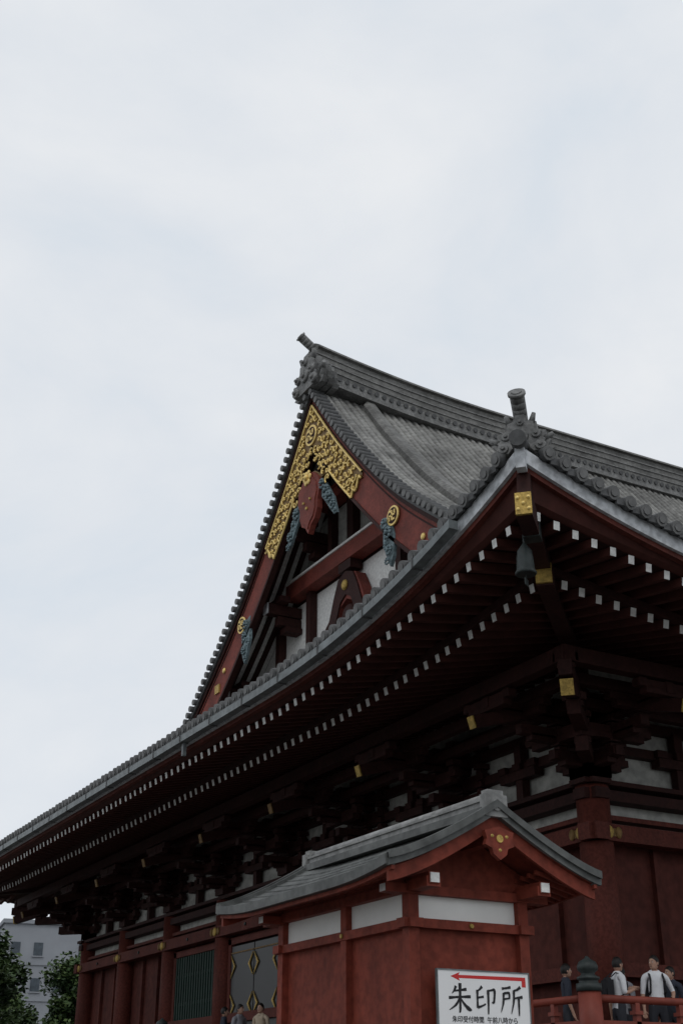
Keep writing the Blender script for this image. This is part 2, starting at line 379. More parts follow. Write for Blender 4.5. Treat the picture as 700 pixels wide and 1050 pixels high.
# ------------------------------------------------------------------ gable
def gable(xm,name):
    g=MB()
    def X(x): return x if xm==0 else WX-x
    def pf(h): return prof(HH-abs(h))
    hs=[-14.3+28.6*i/70 for i in range(71)]
    def strip(top,bot,x,mt,x2=None,lim=14.3):
        hv=[h for h in hs if abs(h)<=lim]
        if lim<14: hv=[-lim+2*lim*i/40 for i in range(41)]
        o=len(g.v); n=len(hv)
        for h in hv:
            g.v.append((X(x),RY+h,top(h))); g.v.append((X(x),RY+h,bot(h)))
            if x2 is not None: g.v.append((X(x2),RY+h,top(h))); g.v.append((X(x2),RY+h,bot(h)))
        k=2 if x2 is None else 4
        for i in range(n-1):
            a=o+i*k;b=o+(i+1)*k
            g.face([a,b,b+1,a+1],mt)
            if x2 is not None:
                g.face([a+2,a+3,b+3,b+2],mt); g.face([a+1,b+1,b+3,a+3],mt); g.face([a,a+2,b+2,b],mt)
    strip(lambda h:pf(h)+.04,lambda h:pf(h)-.22,GX-.10,M['tileend'],GX+.5)
    strip(lambda h:pf(h)-.225,lambda h:pf(h)-.42,GX-.02,M['dred'],GX+.3)
    bw=lambda h: 2.1-.45*min(1,abs(h)/6)
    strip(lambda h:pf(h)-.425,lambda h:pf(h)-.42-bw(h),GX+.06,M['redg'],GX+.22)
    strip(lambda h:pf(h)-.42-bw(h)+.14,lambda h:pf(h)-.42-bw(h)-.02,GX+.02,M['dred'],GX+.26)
    strip(lambda h:pf(h)-.58,lambda h:pf(h)-.64,GX+.035,M['dred'],GX+.10)
    h=.25
    while h<14.2:
        sl=(pf(h)-pf(h+.01))/.01
        for s in(-1,1):
            z=pf(h)+.05
            g.cyl((X(GX-.24+random.uniform(-.02,.02)),RY+s*h,z),(X(GX+.35),RY+s*h,z+.03),.125,.12,M['tileend'],9,em=M['tiledisc'])
        h+=.36/math.sqrt(1+sl*sl)
    for xr in(GX+.45,GX+.8):
        for s in(-1,1):
            pts=[Vector((X(xr),RY+s*(.4+13.8*i/40),pf(.4+13.8*i/40)+.05)) for i in range(41)]
            g.sweep(pts,[(-.15,-.05),(-.11,.1),(0,.16),(.11,.1),(.15,-.05)],(1,0,0),M['tile'],closed=False,caps=False,smooth=True)
    for s in(-1,1):
        o=len(g.v);K=40
        for i in range(K+1):
            h=s*14.2*i/K
            g.v.append((X(GX+.15),RY+h,pf(h)-.5)); g.v.append((X(GW+.05),RY+h,pf(h)-.5))
        for i in range(K): g.face([o+2*i,o+2*i+1,o+2*i+3,o+2*i+2],M['white'])
        for xr in(2.08,2.5,2.92,3.34):
            pts=[Vector((X(xr),RY+s*14.0*i/K,pf(14.0*i/K)-.6)) for i in range(K+1)]
            g.sweep(pts,[(-.085,-.10),(.085,-.10),(.085,.12),(-.085,.12)],(1,0,0),M['dred'])
    strip(lambda h:pf(h)-.5,lambda h:min(pf(h)-.5,13.5),GW,M['dred'])
    def clampz(z): return lambda h:min(z,pf(h)-.6)
    strip(clampz(19.35),clampz(16.2),GW-.03,M['white'])
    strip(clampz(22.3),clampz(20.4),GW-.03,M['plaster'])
    def hw(z):
        h=0
        while h<15 and pf(h)-.7>z: h+=.05
        return h
    for z,hh,x in((19.75,.62,GW-.35),(16.0,.5,GW-.35),(22.6,.45,GW-.3)):
        w=hw(z+hh/2)
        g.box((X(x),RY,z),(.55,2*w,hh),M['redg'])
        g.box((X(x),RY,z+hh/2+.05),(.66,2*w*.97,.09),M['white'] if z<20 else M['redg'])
    for y in(-5.9,-3.3,3.3,5.9):
        g.box((X(GW-.2),RY+y,17.8),(.3,.34,3.2),M['dred'])
    g.box((X(GW-.2),RY,21.2),(.32,.45,2.3),M['dred'])
    for y in(-1.6,1.6): g.box((X(GW-.2),RY+y,21.2),(.28,.3,2.3),M['dred'])
    def FL(a,b,x0,x1,m):
        f=[(-1.45,-1.83),(-1.35,-1.45),(-1.0,-1.2),(-.72,-.6),(-.45,-.15),(0,0),(.45,-.15),(.72,-.6),(1.0,-1.2),(1.35,-1.45),(1.45,-1.83),(.95,-1.75),(.6,-1.35),(.32,-.85),(0,-.7),(-.32,-.85),(-.6,-1.35),(-.95,-1.75)]
        g.extr([(RY+p*a,19.05+q*b) for p,q in f],X(x0),X(x1),m)
    FL(1.45,1.5,GW-.5,GW-.08,M['redg']); FL(1.2,1.3,GW-.56,GW-.5,M['dred'])
    g.ball((X(GW-.4),RY,17.3),(.15,.5,.5),M['dred']); g.ball((X(GW-.58),RY,18.5),(.1,.2,.2),M['gold'])
    for s_ in(-1,1): g.ball((X(GW-.42),RY+s_*.55,17.0),(.12,.3,.22),M['teal'])
    g.box((X(GW-.35),RY,19.25),(.5,.9,.35),M['dred'])
    for y,z in((-4.6,18.9),(4.6,18.9),(0,23.3),(-2.3,21.2),(2.3,21.2),(-8,16.4),(8,16.4)):
        g.box((X(GW-.75),RY+y,z+.05),(1.5,.36,.42),M['dred'])
        g.box((X(GW-.55),RY+y,z-.38),(1.0,.32,.34),M['dred'])
        g.box((X(GW-.4),RY+y,z-.7),(.7,.5,.22),M['dred'])
        g.box((X(GW-1.0),RY+y,z+.36),(.4,1.3,.22),M['dred'])
        g.box((X(GW-1.53),RY+y,z+.05),(.06,.37,.43),M['fascia'])
    # apex metalwork: tarnished ground plate + raised gilt scrolls
    lm=3.75
    def gb(h):
        t=abs(h)/lm; return pf(h)-.5-(bw(h)-.12)*(1.0 if t<.82 else cl(1-t)/.18*.75+.05+.2*abs(math.sin(t*30)))
    strip(lambda h:pf(h)-.66,gb,GX+.02,M['goldd'],GX+.08,lim=lm)
    tri=[(-1.4,pf(1.4)-.5-1.8),(1.4,pf(1.4)-.5-1.8),(.7,pf(.7)-3.0),(.25,pf(0)-3.6),(-.25,pf(0)-3.6),(-.7,pf(.7)-3.0)]
    g.extr([(RY+a,b) for a,b in tri],X(GX+.015),X(GX+.09),M['goldd'])
    rg=random.Random(11)
    def tube(ps,r):
        for a,b in zip(ps,ps[1:]): g.cyl(a,b,r,r,M['goldb'],5,caps=False)
    hv=[-lm+2*lm*i/60 for i in range(61)]
    tube([(X(GX),RY+h,pf(h)-.70) for h in hv],.05)
    for sg_ in(-1,1): tube([(X(GX),RY+sg_*h,gb(h)+.04) for h in [1.35+(lm-1.35)*i/26 for i in range(27)]],.05)
    h=-lm+.22
    while h<lm-.1:
        top=pf(h)-.80; bot=gb(h)+.10
        if abs(h)<1.35: bot=min(bot,pf(abs(h))-2.8)
        z=top-.16
        while z>bot:
            if (h*h+(z-24.3)**2)>.30:
                sd=rg.choice((-1,1)); ph=rg.uniform(0,6.3); R0=rg.uniform(.15,.20); ps=[]
                for k in range(8):
                    t=k/7*4.6; rr=R0*(1-.6*k/7); ps.append((X(GX-.005-.01*k/7),RY+h+sd*math.cos(t+ph)*rr,z+math.sin(t+ph)*rr))
                tube(ps,.04); g.ball((X(GX-.02),RY+h,z),.045,M['goldb'],6,4)
            z-=.35
        h+=.32
    def emblem(h,z,r):
        c=Vector((X(GX-.03),RY+h,z)); sg=-1 if xm==0 else 1
        g.cyl(c-Vector((sg*.06,0,0)),c+Vector((sg*.01,0,0)),r,r,M['goldb'],20)
        g.cyl(c,c+Vector((sg*.02,0,0)),r*.80,r*.80,M['dred'],20)
        k=r*.9; xx=c.x+sg*.03
        def bar(y0,z0,w,hh): g.box((xx,c.y+y0,c.z+z0),(.03,w,hh),M['goldb'])
        t=k*.22
        bar(0,0,t,k*1.1); bar(0,0,k*1.1,t*.98)
        bar(k*.27,k*.52,k*.5,t); bar(-k*.27,-k*.52,k*.5,t); bar(-k*.52,k*.27,t,k*.5); bar(k*.52,-k*.27,t,k*.5)
    emblem(0,24.3,.42)
    for s in(-1,1):
        emblem(s*5.75,pf(5.75)-1.15,.34)
        emblem(s*10.2,pf(10.2)-1.2,.3)
        g.ball((X(GX+.03),RY+s*7.4,pf(7.4)-1.15),(.06,.12,.12),M['goldb'],8,6)
    pend=[(0,22.7),(.4,22.55),(.8,22.15),(.85,21.7),(.68,21.35),(.68,21.0),(.5,20.65),(.22,20.5),(0,20.2),(-.22,20.5),(-.5,20.65),(-.68,21.0),(-.68,21.35),(-.85,21.7),(-.8,22.15),(-.4,22.55)]
    g.extr([(RY+a,b) for a,b in pend],X(GX-.1),X(GX+.12),M['redg'])
    g.extr([(RY+a*.8,21.4+(b-21.4)*.85) for a,b in pend],X(GX-.14),X(GX-.08),M['redg'])
    for k in range(6):
        t=k*math.pi/3; g.ball((X(GX-.16),RY+.2*math.cos(t),22.45+.2*math.sin(t)),(.05,.12,.12),M['goldb'],8,6)
    g.ball((X(GX-.2),RY,22.45),.12,M['goldb'])
    g.box((X(GX-.18),RY,21.2),(.05,.1,.1),M['gold']); 
    for s in(-1,1): g.box((X(GX-.18),RY+s*.25,21.5),(.05,.08,.08),M['gold'])
    rnd=random.Random(3)
    def scroll(c,r,sg):
        for k in range(9):
            t=k/8*2*math.pi*.85; rk=r*(.5+.3*k/8); g.ball((X(c[0]),c[1]+sg*math.cos(t)*rk,c[2]+math.sin(t)*rk),(r*.22,r*.24,r*.24),M['teal'],7,5)
        g.ball((X(c[0]-.03),c[1],c[2]),(r*.3,r*.26,r*.26),M['teal'],8,6)
    def carve(pts,x=GX-.02):
        for y,z,r,sg in pts: scroll((x+rnd.uniform(-.08,.08),RY+y,z),r,sg)
    for s in(-1,1):
        g.extr([(RY+s*a,b) for a,b in((.75,22.1),(1.1,21.85),(1.7,21.0),(1.95,20.3),(1.6,20.45),(1.15,21.0),(.8,21.4))],X(GX+.02),X(GX+.12),M['teal'])
        carve([(s*.95,21.85,.24,s),(s*1.15,21.5,.27,-s),(s*1.42,21.15,.27,s),(s*1.65,20.75,.22,-s),(s*1.85,20.4,.15,s)])
        g.extr([(RY+s*(5.35+a),b) for a,b in((-.28,18.75),(.2,18.6),(.42,17.9),(.3,17.2),(.12,16.9),(-.05,17.2),(-.3,17.8))],X(GX+.02),X(GX+.14),M['teal'])
        carve([(s*5.3,18.45,.22,s),(s*5.5,18.05,.25,-s),(s*5.25,17.75,.22,s),(s*5.5,17.45,.2,-s),(s*5.4,17.1,.15,s)])
        g.box((X(GX+.03),RY+s*8.0,pf(8.0)-1.3),(.06,.4,.35),M['gold'])
    g.obj(name,temple)
gable(0,'gable_near'); gable(1,'gable_far')
# ------------------------------------------------------------------ walls, columns, brackets
DK=2.15
colsX=[WX*i/7 for i in range(8)]; colsY=[WY*i/7 for i in range(8)]
w=MB()
CR=.36
def column(x,y):
    w.cyl((x,y,DK),(x,y,7.55),CR,CR*.96,M['red'],24)
    w.cyl((x,y,DK),(x,y,DK+.14),CR*1.15,CR*1.1,M['bronze'],24)
for x in colsX: column(x,0); column(x,WY)
for y in colsY[1:-1]: column(0,y); column(WX,y)
def wallside(ax,length,fixed,outs,cols,doors):
    def Pt(a,o,z): 
        return Vector((a,fixed+outs*o,z)) if ax=='x' else Vector((fixed+outs*o,a,z))
    def bx(a,o,z,la,lo_,lz,m): 
        w.box(Pt(a,o,z),(la,lo_,lz) if ax=='x' else (lo_,la,lz),m)
    mid=length/2
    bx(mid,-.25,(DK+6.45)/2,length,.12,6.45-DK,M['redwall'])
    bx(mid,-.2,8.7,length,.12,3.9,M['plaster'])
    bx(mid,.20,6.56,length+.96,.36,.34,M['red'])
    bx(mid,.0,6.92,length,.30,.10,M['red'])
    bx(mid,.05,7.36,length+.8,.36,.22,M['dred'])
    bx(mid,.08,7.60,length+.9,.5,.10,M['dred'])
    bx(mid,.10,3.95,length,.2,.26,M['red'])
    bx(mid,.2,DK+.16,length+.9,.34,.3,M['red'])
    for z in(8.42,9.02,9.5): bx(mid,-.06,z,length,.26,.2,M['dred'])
    for i in range(len(cols)-1):
        a,b=cols[i],cols[i+1]; c=(a+b)/2; L=b-a
        if i not in doors:
            for k in(1,2): bx(a+L*k/3,-.14,(DK+6.4)/2,.14,.14,6.35-DK,M['redwall'])
        else:
            kind=doors[i]
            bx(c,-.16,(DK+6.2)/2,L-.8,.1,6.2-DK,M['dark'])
            for s in(-1,1): bx(c+s*(L/2-.5),-.05,(DK+6.3)/2,.2,.24,6.3-DK,M['red'])
            bx(c,-.05,6.22,L-.8,.24,.2,M['red'])
            if kind=='gold':
                for s in(-1,1):
                    dc=c+s*(L/2-.62)/2; dw=(L-1.3)/2-.03
                    bx(dc,.0,(DK+6.0)/2+.05,dw,.1,6.0-DK,M['black'])
                    bx(dc,.06,5.85,dw,.03,.04,M['goldd'])
                    for z in(2.9,4.3,5.45):
                        T=Matrix.Translation(Pt(dc,.075,z))@(Matrix.Rotation(-math.pi/2,4,'Z') if ax=='x' else Matrix.Identity(4))
                        for qa in(-1,1):
                            w.extr([(qa*dw/2,.34),(qa*(dw/2-.34),0),(qa*dw/2,-.34),(qa*(dw/2-.05),-.26),(qa*(dw/2-.24),0),(qa*(dw/2-.05),.26)] if z>3 else [(qa*dw/2,.3),(qa*(dw/2-.3),-.3),(qa*dw/2,-.3)],-.015,.015,M['gold'],T)
            else:
                n=16
                for k in range(n+1):
                    bx(c-(L-1.3)/2+(L-1.3)*k/n,.0,(DK+6.1)/2,.09,.1,6.1-DK,M['green'])
                for z in(3.3,4.6,5.5): bx(c,-.02,z,L-1.3,.08,.1,M['green'])
        bx(c,.02,7.93,.24,.2,.6,M['dred']); bx(c,.04,8.25,1.3,.26,.2,M['dred'])
        for s in(-1,0,1): bx(c+s*.55,.04,8.42+.02,.28,.3,.16,M['dred'])
        bx(c,.03,8.72,.24,.2,.5,M['dred'])
    for a in cols:
        bx(a,.388,6.56,.62,.02,.16,M['goldd'])
        w.ball(Pt(a,.40,6.56),(.05,.14,.14) if ax=='y' else (.14,.05,.14),M['gold'],12,8)
        for s in(-1,1): w.ball(Pt(a+s*.27,.40,6.56),(.04,.09,.12) if ax=='y' else (.09,.04,.12),M['goldd'],10,6)
    for i in range(len(cols)-1):
        a=(cols[i]+cols[i+1])/2
        w.cyl(Pt(a,.38,6.56),Pt(a,.42,6.56),.06,.04,M['bronze'],8)
    for a in cols: bracket(Pt,bx,a)
    bx(mid,2.5,9.28,length+5.3,.26,.30,M['dred'])
    bx(mid,1.7,9.16,length+3.6,.2,.22,M['dred'])
    bx(mid,.9,9.0,length+2,.2,.2,M['dred'])
def arm(w_,p,du,half,m):
    du=Vector(du); h=.24
    w_.beam(p-du*half,p+du*half,.2,h*.6,m)
    w_.beam(p-du*(half*.78)-Vector((0,0,.13)),p+du*(half*.78)-Vector((0,0,.13)),.2,h*.55,m)
def masu(w_,p,s,m):
    w_.box(p+Vector((0,0,.05)),(s,s,s*.45),m); w_.box(p-Vector((0,0,.09)),(s*.72,s*.72,s*.35),m)
def bracket(Pt,bx,a):
    base=7.66
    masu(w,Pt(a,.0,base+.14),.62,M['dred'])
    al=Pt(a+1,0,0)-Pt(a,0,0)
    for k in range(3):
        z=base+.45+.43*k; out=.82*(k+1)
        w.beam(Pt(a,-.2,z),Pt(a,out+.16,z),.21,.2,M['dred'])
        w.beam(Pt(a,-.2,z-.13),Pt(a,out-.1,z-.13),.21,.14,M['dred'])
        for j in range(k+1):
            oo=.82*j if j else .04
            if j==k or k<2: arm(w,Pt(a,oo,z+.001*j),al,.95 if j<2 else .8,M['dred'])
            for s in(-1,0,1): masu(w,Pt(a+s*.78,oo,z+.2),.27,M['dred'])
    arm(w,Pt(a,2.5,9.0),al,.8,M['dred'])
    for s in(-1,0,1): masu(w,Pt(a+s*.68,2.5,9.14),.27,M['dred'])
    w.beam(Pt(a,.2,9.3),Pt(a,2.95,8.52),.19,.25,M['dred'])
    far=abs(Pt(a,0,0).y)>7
    w.beam(Pt(a,2.93,8.525),Pt(a,2.98,8.51),.19,.25,M['goldd'] if far else M['gold'])  # farther tail ends get the duller gold, their dimness put into the colour
wallside('y',WY,0,-1,colsY,{3:'gold',4:'green'})
wallside('x',WX,0,-1,colsX,{2:'gold',3:'gold',4:'gold'})
wallside('y',WY,WX,1,colsY,{3:'green'})
wallside('x',WX,WY,1,colsX,{3:'green'})
for cx,cy,sx,sy in((0,0,-1,-1),(WX,0,1,-1),(0,WY,-1,1),(WX,WY,1,1)):
    def D(o,z): return Vector((cx+sx*o,cy+sy*o,z))
    for k in range(3):
        z=7.66+.45+.43*k; w.beam(D(-.2,z),D(.82*(k+1)+.2,z),.26,.3,M['dred'])
        masu(w,D(.82*(k+1),z+.22),.34,M['dred'])
    w.beam(D(.2,9.4),D(2.55,8.62),.26,.3,M['dred']); w.beam(D(2.53,8.625),D(2.58,8.61),.25,.31,M['gold'])
w.obj('walls_columns_brackets',temple)
dk=MB(); DE=3.1
dk.box((WX/2,WY/2,DK-.1),(WX+2*DE,WY+2*DE,.2),M['dred'])
dk.box((WX/2,WY/2,DK-.32),(WX+2*DE-.3,WY+2*DE-.3,.22),M['dred'])
dk.box((WX/2,WY/2,.95),(WX+1.4,WY+1.4,1.5),M['plaster'])
dk.box((WX/2,WY/2,.12),(WX+2*DE+.8,WY+2*DE+.8,.3),M['stone'])
for i in range(22):
    for yy in(-DE+.4,WY+DE-.4): dk.cyl((-DE+.4+(WX+2*DE-.8)*i/21,yy,.2),(-DE+.4+(WX+2*DE-.8)*i/21,yy,DK-.4),.14,.14,M['red'],10)
    for xx in(-DE+.4,WX+DE-.4): dk.cyl((xx,-DE+.4+(WY+2*DE-.8)*i/21,.2),(xx,-DE+.4+(WY+2*DE-.8)*i/21,DK-.4),.14,.14,M['red'],10)
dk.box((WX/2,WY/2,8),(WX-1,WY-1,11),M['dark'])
dk.obj('platform_and_deck',temple)
st=MB()
for i in range(12):
    z=DK-.18*(i+1); st.box((WX/2,-DE-.17-.34*i,z/2+.0),(13,.34,max(.05,z)),M['stone'])
st.obj('front_stairs',temple)
def railing(name,p0,p1,posts):
    r=MB(); p0=Vector(p0);p1=Vector(p1);L=(p1-p0).length;u=(p1-p0)/L
    r.cyl(p0+Vector((0,0,1.0)),p1+Vector((0,0,1.0)),.065,.065,M['orange'],10)
    r.beam(p0+Vector((0,0,.62)),p1+Vector((0,0,.62)),.1,.09,M['orange'])
    r.beam(p0+Vector((0,0,.16)),p1+Vector((0,0,.16)),.13,.13,M['orange'])
    n=int(L/.95)
    for i in range(1,n):
        p=p0+u*L*i/n; r.box(p+Vector((0,0,.39)),(.1,.1,.74),M['orange']); r.box(p+Vector((0,0,.86)),(.09,.09,.22),M['orange'])
        r.box(p+Vector((0,0,.8)),(.16,.16,.06),M['orange'])
    for i in range(posts+1):
        p=p0+u*L*i/posts
        r.cyl(p,p+Vector((0,0,1.1)),.20,.19,M['orange'],18)
        r.lathe(p+Vector((0,0,1.1)),[(.21,0),(.21,.12),(.16,.13),(.16,.17),(.19,.19),(.19,.22),(.12,.25),(.11,.28),(.17,.33),(.175,.39),(.14,.46),(.05,.51),(.02,.55)],M['bronze'],16)
    return r.obj(name)
e=DE-.18
railing('balcony_railing',(-e,-e,DK),(WX/2-6.6,-e,DK),2)
railing('balcony_railing.001',(-e,-e+.001,DK),(-e,WY+e,DK),4)
railing('balcony_railing.002',(WX/2+6.6,-e,DK),(WX+e,-e,DK),2)
# ------------------------------------------------------------------ kiosk
ko=empty('stamp_office_kiosk'); k=MB()
KX0,KX1,KY0,KY1=-8.54,-6.87,-6.41,-2.95; KC=(KX0+KX1)/2; KW=1.60
RY0,RY1=-7.15,-2.2
def kz(h): 
    t=min(1,abs(h)/KW); return 4.13+.76*((1-t)**1.5*.85+.15*(1-t*t))
def kcurl(y): 
    d=min(y-RY0,RY1-y); return .10*cl(1-d/1.4)**2
for x in(KX0,KX1):
    for y in(KY0,KY1,(KY0+KY1)/2-.15): k.box((x,y,2.02),(.15,.15,4.04),M['redk'])
k.box((KC,KY0+.05,1.78),(KX1-KX0-.15,.05,3.55),M['redk'])
k.box((KC,KY1-.05,1.78),(KX1-KX0-.15,.05,3.55),M['redk'])
for x,s in((KX0,1),(KX1,-1)):
    k.box((x+s*.05,(KY0+KY1)/2,1.78),(.05,KY1-KY0-.15,3.55),M['redk'])
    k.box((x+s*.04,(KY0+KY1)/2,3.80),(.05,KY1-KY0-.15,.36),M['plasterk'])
    k.box((x,(KY0+KY1)/2,3.60),(.19,KY1-KY0+.3,.11),M['redk'])
    k.box((x,(KY0+KY1)/2,4.03),(.20,KY1-KY0+1.1,.12),M['redk'])
    k.box((x,(KY0+KY1)/2,.9),(.17,KY1-KY0+.16,.1),M['redk'])
for y in(KY0,KY1):
    s=1 if y==KY0 else -1
    k.box((KC,y+s*.04,3.80),(KX1-KX0-.15,.05,.32),M['plasterk'])
    k.box((KC,y-.003*s,3.602),(KX1-KX0+.3,.19,.11),M['redk'])
    k.box((KC,y-.005*s,4.0),(KX1-KX0+.8,.18,.11),M['redk'])
    hh_=[-1.2+2.4*i/16 for i in range(17)]
    pg=[(-1.2,4.04)]+[(h_,kz(h_)-.11) for h_ in hh_]+[(1.2,4.04)]
    T=Matrix.Translation((KC,y,0))@Matrix.Rotation(math.pi/2,4,'Z')
    k.extr(pg,-.03,.03,M['redk'],T)
    for x in(KX0-.4,KX1+.4): k.box((x+(.01 if x<KC else -.01),y-.001*s,4.0),(.02,.14,.09),M['white'])
    for x in(KX0,KX1,KC): k.cyl((x,y-s*.1,3.60),(x,y-s*.125,3.60),.035,.025,M['gold'],8)
for y in(KY1,(KY0+KY1)/2-.15): k.cyl((KX0-.1,y,3.60),(KX0-.12,y,3.60),.035,.025,M['gold'],8)
for x in(KX0,KX1,KC):
    zz=4.07 if x!=KC else 4.60
    k.box((x,(RY0+RY1)/2,zz),(.15,RY1-RY0-.35,.14),M['redk'])
    k.box((x,RY0+.165,zz),(.125,.02,.115),M['white'])
hsn=[-KW+2*KW*i/32 for i in range(33)]; ys=[RY0+(RY1-RY0)*i/20 for i in range(21)]
o=len(k.v)
for y in ys:
    for h in hsn: k.v.append((KC+h,y,kz(h)+kcurl(y)))
for i in range(20):
    for j in range(32): k.face([o+i*33+j,o+i*33+j+1,o+(i+1)*33+j+1,o+(i+1)*33+j],M['copper'],True)
o=len(k.v)
for y in ys:
    for h in hsn: k.v.append((KC+h*.985,y,kz(h)+kcurl(y)-.09))
for i in range(20):
    for j in range(32): k.face([o+i*33+j,o+(i+1)*33+j,o+(i+1)*33+j+1,o+i*33+j+1],M['redk'],True)
for y,s in((RY0,1),(RY1,-1)):
    pts=[Vector((KC+h,y,kz(h)+kcurl(y))) for h in hsn]
    k.sweep(pts,[(-.02,-.10),(.10,-.10),(.10,.045),(-.02,.045)],(0,s,0),M['copper'])
    pts=[Vector((KC+h,y-.001,kz(h)+kcurl(y))) for h in hsn]
    k.sweep(pts,[(-.06,-.02),(.02,-.02),(.02,.075),(-.06,.075)],(0,s,0),M['copper'])
    pts=[Vector((KC+h*.97,y+s*.06,kz(h)+kcurl(y))) for h in hsn]
    k.sweep(pts,[(0,-.27),(.05,-.27),(.05,-.10),(0,-.10)],(0,s,0),M['redk'])
for x,s in((KC-KW,1),(KC+KW,-1)):
    pts=[Vector((x,y,kz(KW)+kcurl(y))) for y in ys]
    k.sweep(pts,[(-.03,-.085),(.10,-.09),(.10,.03),(-.03,.03)],(s,0,0),M['copper'])
    pts=[Vector((x+s*.05,y,kz(KW)+kcurl(y))) for y in ys]
    k.sweep(pts,[(0,-.14),(.05,-.14),(.05,-.09),(0,-.09)],(s,0,0),M['redk'])
    n=30
    for i in range(n):
        y=RY0+.25+(RY1-RY0-.5)*i/(n-1)
        k.beam((x+s*.07,y,4.02+kcurl(y)),(x+s*.85,y,4.20+kcurl(y)),.045,.055,M['redk'],em0=M['white'])
for h in[-1.45,-1.25,-1.05,-.86,-.67,-.5,-.34,.34,.5,.67,.86,1.05,1.25,1.45]:
    pts=[Vector((KC+h,y,kz(h)+kcurl(y))) for y in ys]
    k.sweep(pts,[(-.012,-.01),(-.012,.014),(.012,.022),(.012,-.01)],(1,0,0),M['copper'])
kr=kz(0)
k.box((KC,(RY0+RY1)/2,kr+.03),(.36,RY1-RY0-.1,.10),M['copper'])
k.box((KC,(RY0+RY1)/2,kr+.12),(.24,RY1-RY0-.14,.09),M['kridge'])
k.box((KC,(RY0+RY1)/2,kr+.18),(.29,RY1-RY0-.16,.03),M['kridge'])
k.cyl((KC,RY0+.02,kr+.22),(KC,RY1-.02,kr+.22),.07,.07,M['kridge'],12)
for y,s in((RY0,-1),(RY1,1)):
    k.box((KC,y-.03*s,kr+.10),(.34,.12,.28),M['kridge']); k.box((KC,y-.05*s,kr+.25),(.24,.14,.10),M['kridge'])
    k.cyl((KC,y+.02*s,kr+.12),(KC,y+.05*s,kr+.12),.09,.09,M['kridge'],14)
    pen=[(-.22,4.66),(0,4.72),(.22,4.66),(.19,4.56),(.22,4.49),(.12,4.45),(.1,4.38),(0,4.31),(-.1,4.38),(-.12,4.45),(-.22,4.49),(-.19,4.56)]
    T=Matrix.Translation((KC,y+.02*s,0))@Matrix.Rotation(math.pi/2,4,'Z')
    k.extr(pen,-.04,.03,M['redk'],T)
    k.cyl((KC,y+.07*s,4.57),(KC,y-.02*s,4.57),.05,.05,M['gold'],10)
    for a,b in((-.11,4.60),(.11,4.60),(0,4.43)): k.ball((KC+a,y+.05*s,b),(.03,.02,.025),M['gold'])
k.obj('kiosk_body',ko)
# ------------------------------------------------------------------ sign
sg=empty('direction_sign'); s=MB()
SX0,SX1,SZ0,SZ1=-8.27,-6.90,2.12,3.07; SY=KY0-.13
s.box(((SX0+SX1)/2,SY,(SZ0+SZ1)/2),(SX1-SX0,.03,SZ1-SZ0),M['signw'])
for x in(SX0,SX1): s.box((x,SY-.002,(SZ0+SZ1)/2),(.014,.042,SZ1-SZ0+.014),M['gutter'])
for z in(SZ0,SZ1): s.box(((SX0+SX1)/2,SY-.003,z),(SX1-SX0-.014,.044,.014),M['gutter'])
cnt=[0]
def P2(pts,m):
    cnt[0]+=1; dz=.0003*cnt[0]
    n=len(pts); o=len(s.v)
    for x,z in pts: s.v.append((x,SY-.0165-dz,z))
    s.face(list(range(o,o+n)),m)
zA=2.995
P2([(SX0+.19,zA),(SX0+.33,zA-.05),(SX0+.31,zA-.018),(SX1-.05,zA-.018),(SX1-.05,zA+.026),(SX0+.31,zA+.018),(SX0+.33,zA+.05)],M['signred'])
P2([(SX1-.11,zA-.09),(SX1-.05,zA-.09),(SX1-.05,zA-.0185),(SX1-.11,zA-.0185)],M['signred'])
def stroke(pts,x0,z0,sz):
    Q=[]
    for i in range(len(pts)-1):
        for t in(0,.25,.5,.75):
            a,b=pts[i],pts[i+1]; Q.append([a[j]+(b[j]-a[j])*t for j in range(3)])
    Q.append(list(pts[-1]))
    for _ in range(2):
        Q=[Q[0]]+[[(Q[i-1][j]+2*Q[i][j]+Q[i+1][j])/4 for j in range(3)] for i in range(1,len(Q)-1)]+[Q[-1]]
    Lf=[];Rt=[]
    for i,q in enumerate(Q):
        a=Q[max(0,i-1)];b=Q[min(len(Q)-1,i+1)]
        dx,dy=b[0]-a[0],b[1]-a[1]; l=math.hypot(dx,dy) or 1; nx,ny=-dy/l,dx/l; w_=q[2]*.56*(1+.08*math.sin(i*2.1))
        Lf.append((x0+(q[0]+nx*w_)*sz*.98,z0+(q[1]+ny*w_)*sz)); Rt.append((x0+(q[0]-nx*w_)*sz*.98,z0+(q[1]-ny*w_)*sz))
    cnt[0]+=1; o=len(s.v); n=len(Lf)
    for x,z in Lf+Rt: s.v.append((x,SY-.0165-.0003*cnt[0],z))
    for i in range(n-1): s.face([o+i,o+i+1,o+n+i+1,o+n+i],M['ink'])
